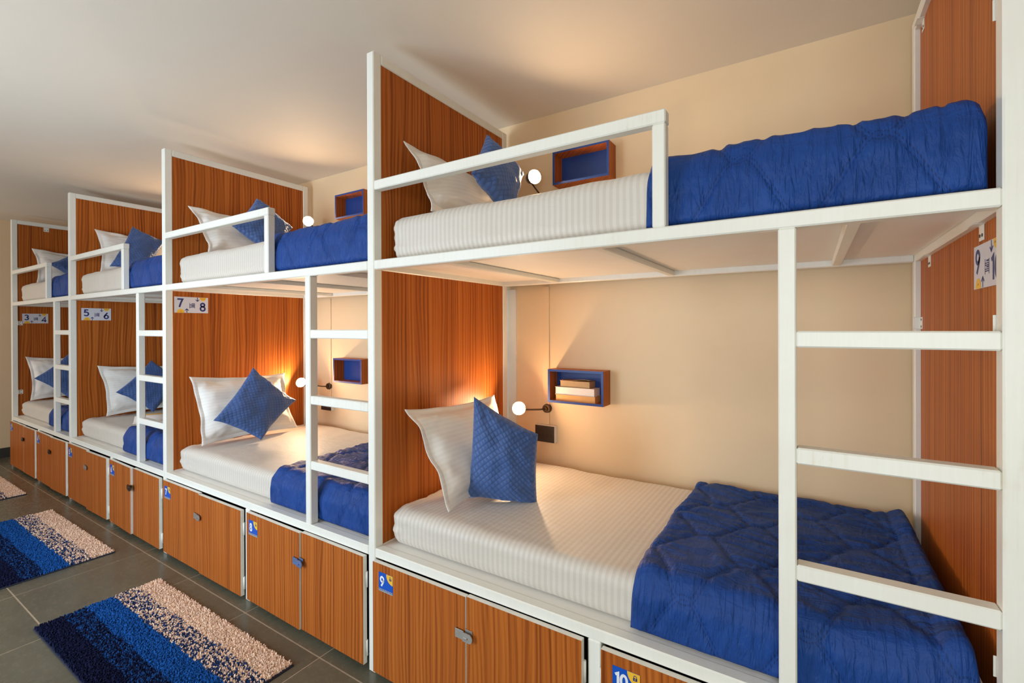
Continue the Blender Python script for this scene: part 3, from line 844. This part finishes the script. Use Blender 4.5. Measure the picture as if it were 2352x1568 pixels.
for nm, (sx, lx, wx) in FIT.items():
    sp = SPOT[nm]; near = nm in ('7/8', '9/10')
    shelf_box(sx, .996, 'blue edged wood box shelf, lower bed ' + sp)
    shelf_box(sx + (.034 if nm == '9/10' else .03), 2.158 if nm == '9/10' else 2.205, 'blue edged wood box shelf, upper bed ' + sp)
    lamp((lx, .944), (lx - .105, .85, .953) if nm == '9/10' else (lx - .125, .83, .979), (.52, -.80, .30), ('lit' if near else 'unlit') + ' reading lamp on the wall, lower bed ' + sp, BULB if near else BULB_OFF, .011)
    lamp((lx + .045, 2.06), (lx + .014, .805, 2.187) if nm == '9/10' else (lx - .035, .835, 2.208), (.83, -.56, -.12), ('lit' if nm != '3/4' else 'unlit') + ' reading lamp on the wall, upper bed ' + sp, BULB_DIM if nm != '3/4' else BULB_OFF, .032)
    switch(wx, .760, 'black switch plate on white box, lower bed ' + sp)
    obj('cable_trunking', box_mesh((0, -.006, 0), (.043 if nm == '9/10' else .022, 0, .775), .001), WALL, None, (TR[nm], WALL_Y, .853), label='flat cable trunking on the wall, lower bed ' + sp, cat='trunking', group='cable trunking')
obj('white_wall_strip', box_mesh((0, -.012, 0), (.0715, 0, 1.06), .001), WPLAS, None, (.003, WALL_Y, .56), label='white vertical strip on the wall beside the nearest headboard', cat='cover strip')  # whiter flat strip standing slightly proud of the back wall

# books in the lower shelf of the nearest bunk
sx, sz = 0.336 + .012, .996 + .012
def book(name, x0, x1, z0, h, mat, mat2, label, y0=-.085, y1=-.012, curl=False):
    r = empty(name, (sx + x0, WALL_Y, sz + z0), label=label, cat='book', group='books in the shelf')
    w = x1 - x0
    obj('page_block', box_mesh((.002, y0 + .002, .0015), (w - .002, y1, h - .0015), .0008), mat2, r)
    bm = bmesh.new(); add_box(bm, (0, y0, 0), (w, y1, .0014))
    n = 12; va, vb, vc, vd = [], [], [], []
    for i in range(n + 1):
        x = w * i / n; lift = (.010 * smooth01((i / n - .25) / .6) * (1 - .35 * smooth01((i / n - .85) / .15))) if curl else 0
        va.append(bm.verts.new((x, y0 - .001, h - .0014 + lift))); vb.append(bm.verts.new((x, y1, h - .0014)))
        vc.append(bm.verts.new((x, y0 - .001, h + lift))); vd.append(bm.verts.new((x, y1, h)))
    for i in range(n):
        bm.faces.new((va[i], vb[i], vb[i + 1], va[i + 1])); bm.faces.new((vc[i], vc[i + 1], vd[i + 1], vd[i]))
        bm.faces.new((va[i], va[i + 1], vc[i + 1], vc[i])); bm.faces.new((vb[i], vd[i], vd[i + 1], vb[i + 1]))
    bm.faces.new((va[0], vc[0], vd[0], vb[0])); bm.faces.new((va[n], vb[n], vd[n], vc[n]))
    obj('cover', bm_mesh(bm), mat, r)
book('book', .030, .262, .0, .033, BK_OR, BK_OR, 'orange book at the bottom of the stack in the shelf')
book('book', .028, .258, .0332, .040, PAGES, PAGES, 'thick book with whitish pages in the middle of the stack')
book('book', .058, .232, .0734, .036, BK_TAN, BK_TAN, 'tan paperback with curled cover on top of the stack', curl=True)

# magazine lying open on the lower bed of bunk 5/6
r = empty('magazine', (-3.04, .36, .664), math.radians(-25), label='open magazine with yellow pages on the lower bed with the 5 and 6 sign', cat='magazine')
for side, m in ((-1, S_YEL), (1, PAGES)):
    bm = bmesh.new(); n = 12; top, bot = [], []
    for i in range(n + 1):
        q = i / n; x = side * .19 * q; z = .004 + .045 * math.sin(math.pi * min(1, q * 1.25)) ** 1.2 * (1 - .4 * q) if side == 1 else .004 + .022 * math.sin(math.pi * q)
        top.append((bm.verts.new((x, -.13, z + .003)), bm.verts.new((x, .13, z + .003)))); bot.append((bm.verts.new((x, -.13, z)), bm.verts.new((x, .13, z))))
    for i in range(n):
        bm.faces.new((top[i][0], top[i + 1][0], top[i + 1][1], top[i][1])); bm.faces.new((bot[i][1], bot[i + 1][1], bot[i + 1][0], bot[i][0]))
        bm.faces.new((top[i][0], bot[i][0], bot[i + 1][0], top[i + 1][0])); bm.faces.new((top[i][1], top[i + 1][1], bot[i + 1][1], bot[i][1]))
    for i in (0, n): bm.faces.new((top[i][0], top[i][1], bot[i][1], bot[i][0]))
    bmesh.ops.recalc_face_normals(bm, faces=bm.faces)
    obj('page_leaf', bm_mesh(bm, smooth=True), m, r)

# ------------------------------------------------------------------ rugs
RL, RW = 1.262, 0.470
def rug_pile_mesh():
    rng = random.Random(4)
    cream = (0.90, 0.66, 0.50); blue = (0.013, 0.100, 0.37); navy = (0.008, 0.011, 0.042); mid = (0.012, 0.060, 0.215)
    sp = .0058; nx = int(RL / sp); ny = int(RW / sp)
    verts, faces, cols = [], [], []
    for j in range(ny):
        fy = 1 - (j + .5) / ny                       # 0 at the bunk side (far), 1 at the aisle side
        run = 0; c = cream; ph = (j % 3)
        for i in range(nx):
            wob = noise.noise(Vector((i * sp * 9, j * .15, 2))) * .012
            b = fy + wob
            if b < .205: col = cream
            elif b < .415:
                if run <= 0:
                    c = cream if (rng.random() < (.80 if ph == 0 else .52) if b < .31 else rng.random() < (.66 if ph == 0 else .40)) else (0.03, 0.055, 0.16)
                    run = rng.randint(1, 2)
                run -= 1; col = c
            elif b < .635: col = blue
            elif b < .81:
                if run <= 0:
                    c = mid if rng.random() < (.60 if ph else .25) else navy; run = rng.randint(1, 2)
                run -= 1; col = c
            else: col = navy
            k = .82 + .36 * rng.random(); col = tuple(min(1, v * k) for v in col)
            x = (i + .5 + (rng.random() - .5) * .8) * sp; y = (j + .5 + (rng.random() - .5) * .8) * sp
            hgt = .010 + .007 * rng.random(); lx = (rng.random() - .5) * .009; ly = (rng.random() - .5) * .009
            a0 = rng.random() * 6.28; v0 = len(verts); rr = .0048
            for q in range(3): verts.append((x + rr * math.cos(a0 + q * 2.094), y + rr * math.sin(a0 + q * 2.094), .002))
            for q in range(3): verts.append((x + lx + rr * .6 * math.cos(a0 + q * 2.094), y + ly + rr * .6 * math.sin(a0 + q * 2.094), .002 + hgt))
            for q in range(3):
                q2 = (q + 1) % 3; faces.append((v0 + q, v0 + q2, v0 + 3 + q2, v0 + 3 + q))
            faces.append((v0 + 3, v0 + 4, v0 + 5)); cols += [col] * 6
    me = bpy.data.meshes.new('pile'); me.from_pydata(verts, [], faces); me.update()
    at = me.attributes.new('dye', 'FLOAT_COLOR', 'POINT')
    at.data.foreach_set('color', np.array([(*c, 1.0) for c in cols], dtype=np.float32).ravel())
    return me
PILE_ME = rug_pile_mesh()
RUGB = box_mesh((-.006, -.006, 0.0005), (RL + .006, RW + .006, .0055), .002)
for x, y, rz, lb in ((-1.552, -.622, 0.2, 'striped beige and blue bath rug nearest, in front of lockers 7 and 8'), (-3.455, -.628, 0.0, 'striped beige and blue bath rug in the middle, in front of lockers 5 and 6'),
                     (-5.415, -.628, 0.0, 'striped beige and blue bath rug farthest away at the left picture edge')):
    r = empty('rug', (x, y, 0), math.radians(rz), label=lb, cat='rug', group='rugs along the lockers')
    obj('backing', RUGB, NAVY, r)
    obj('pile', PILE_ME, PILE, r, kind='stuff')
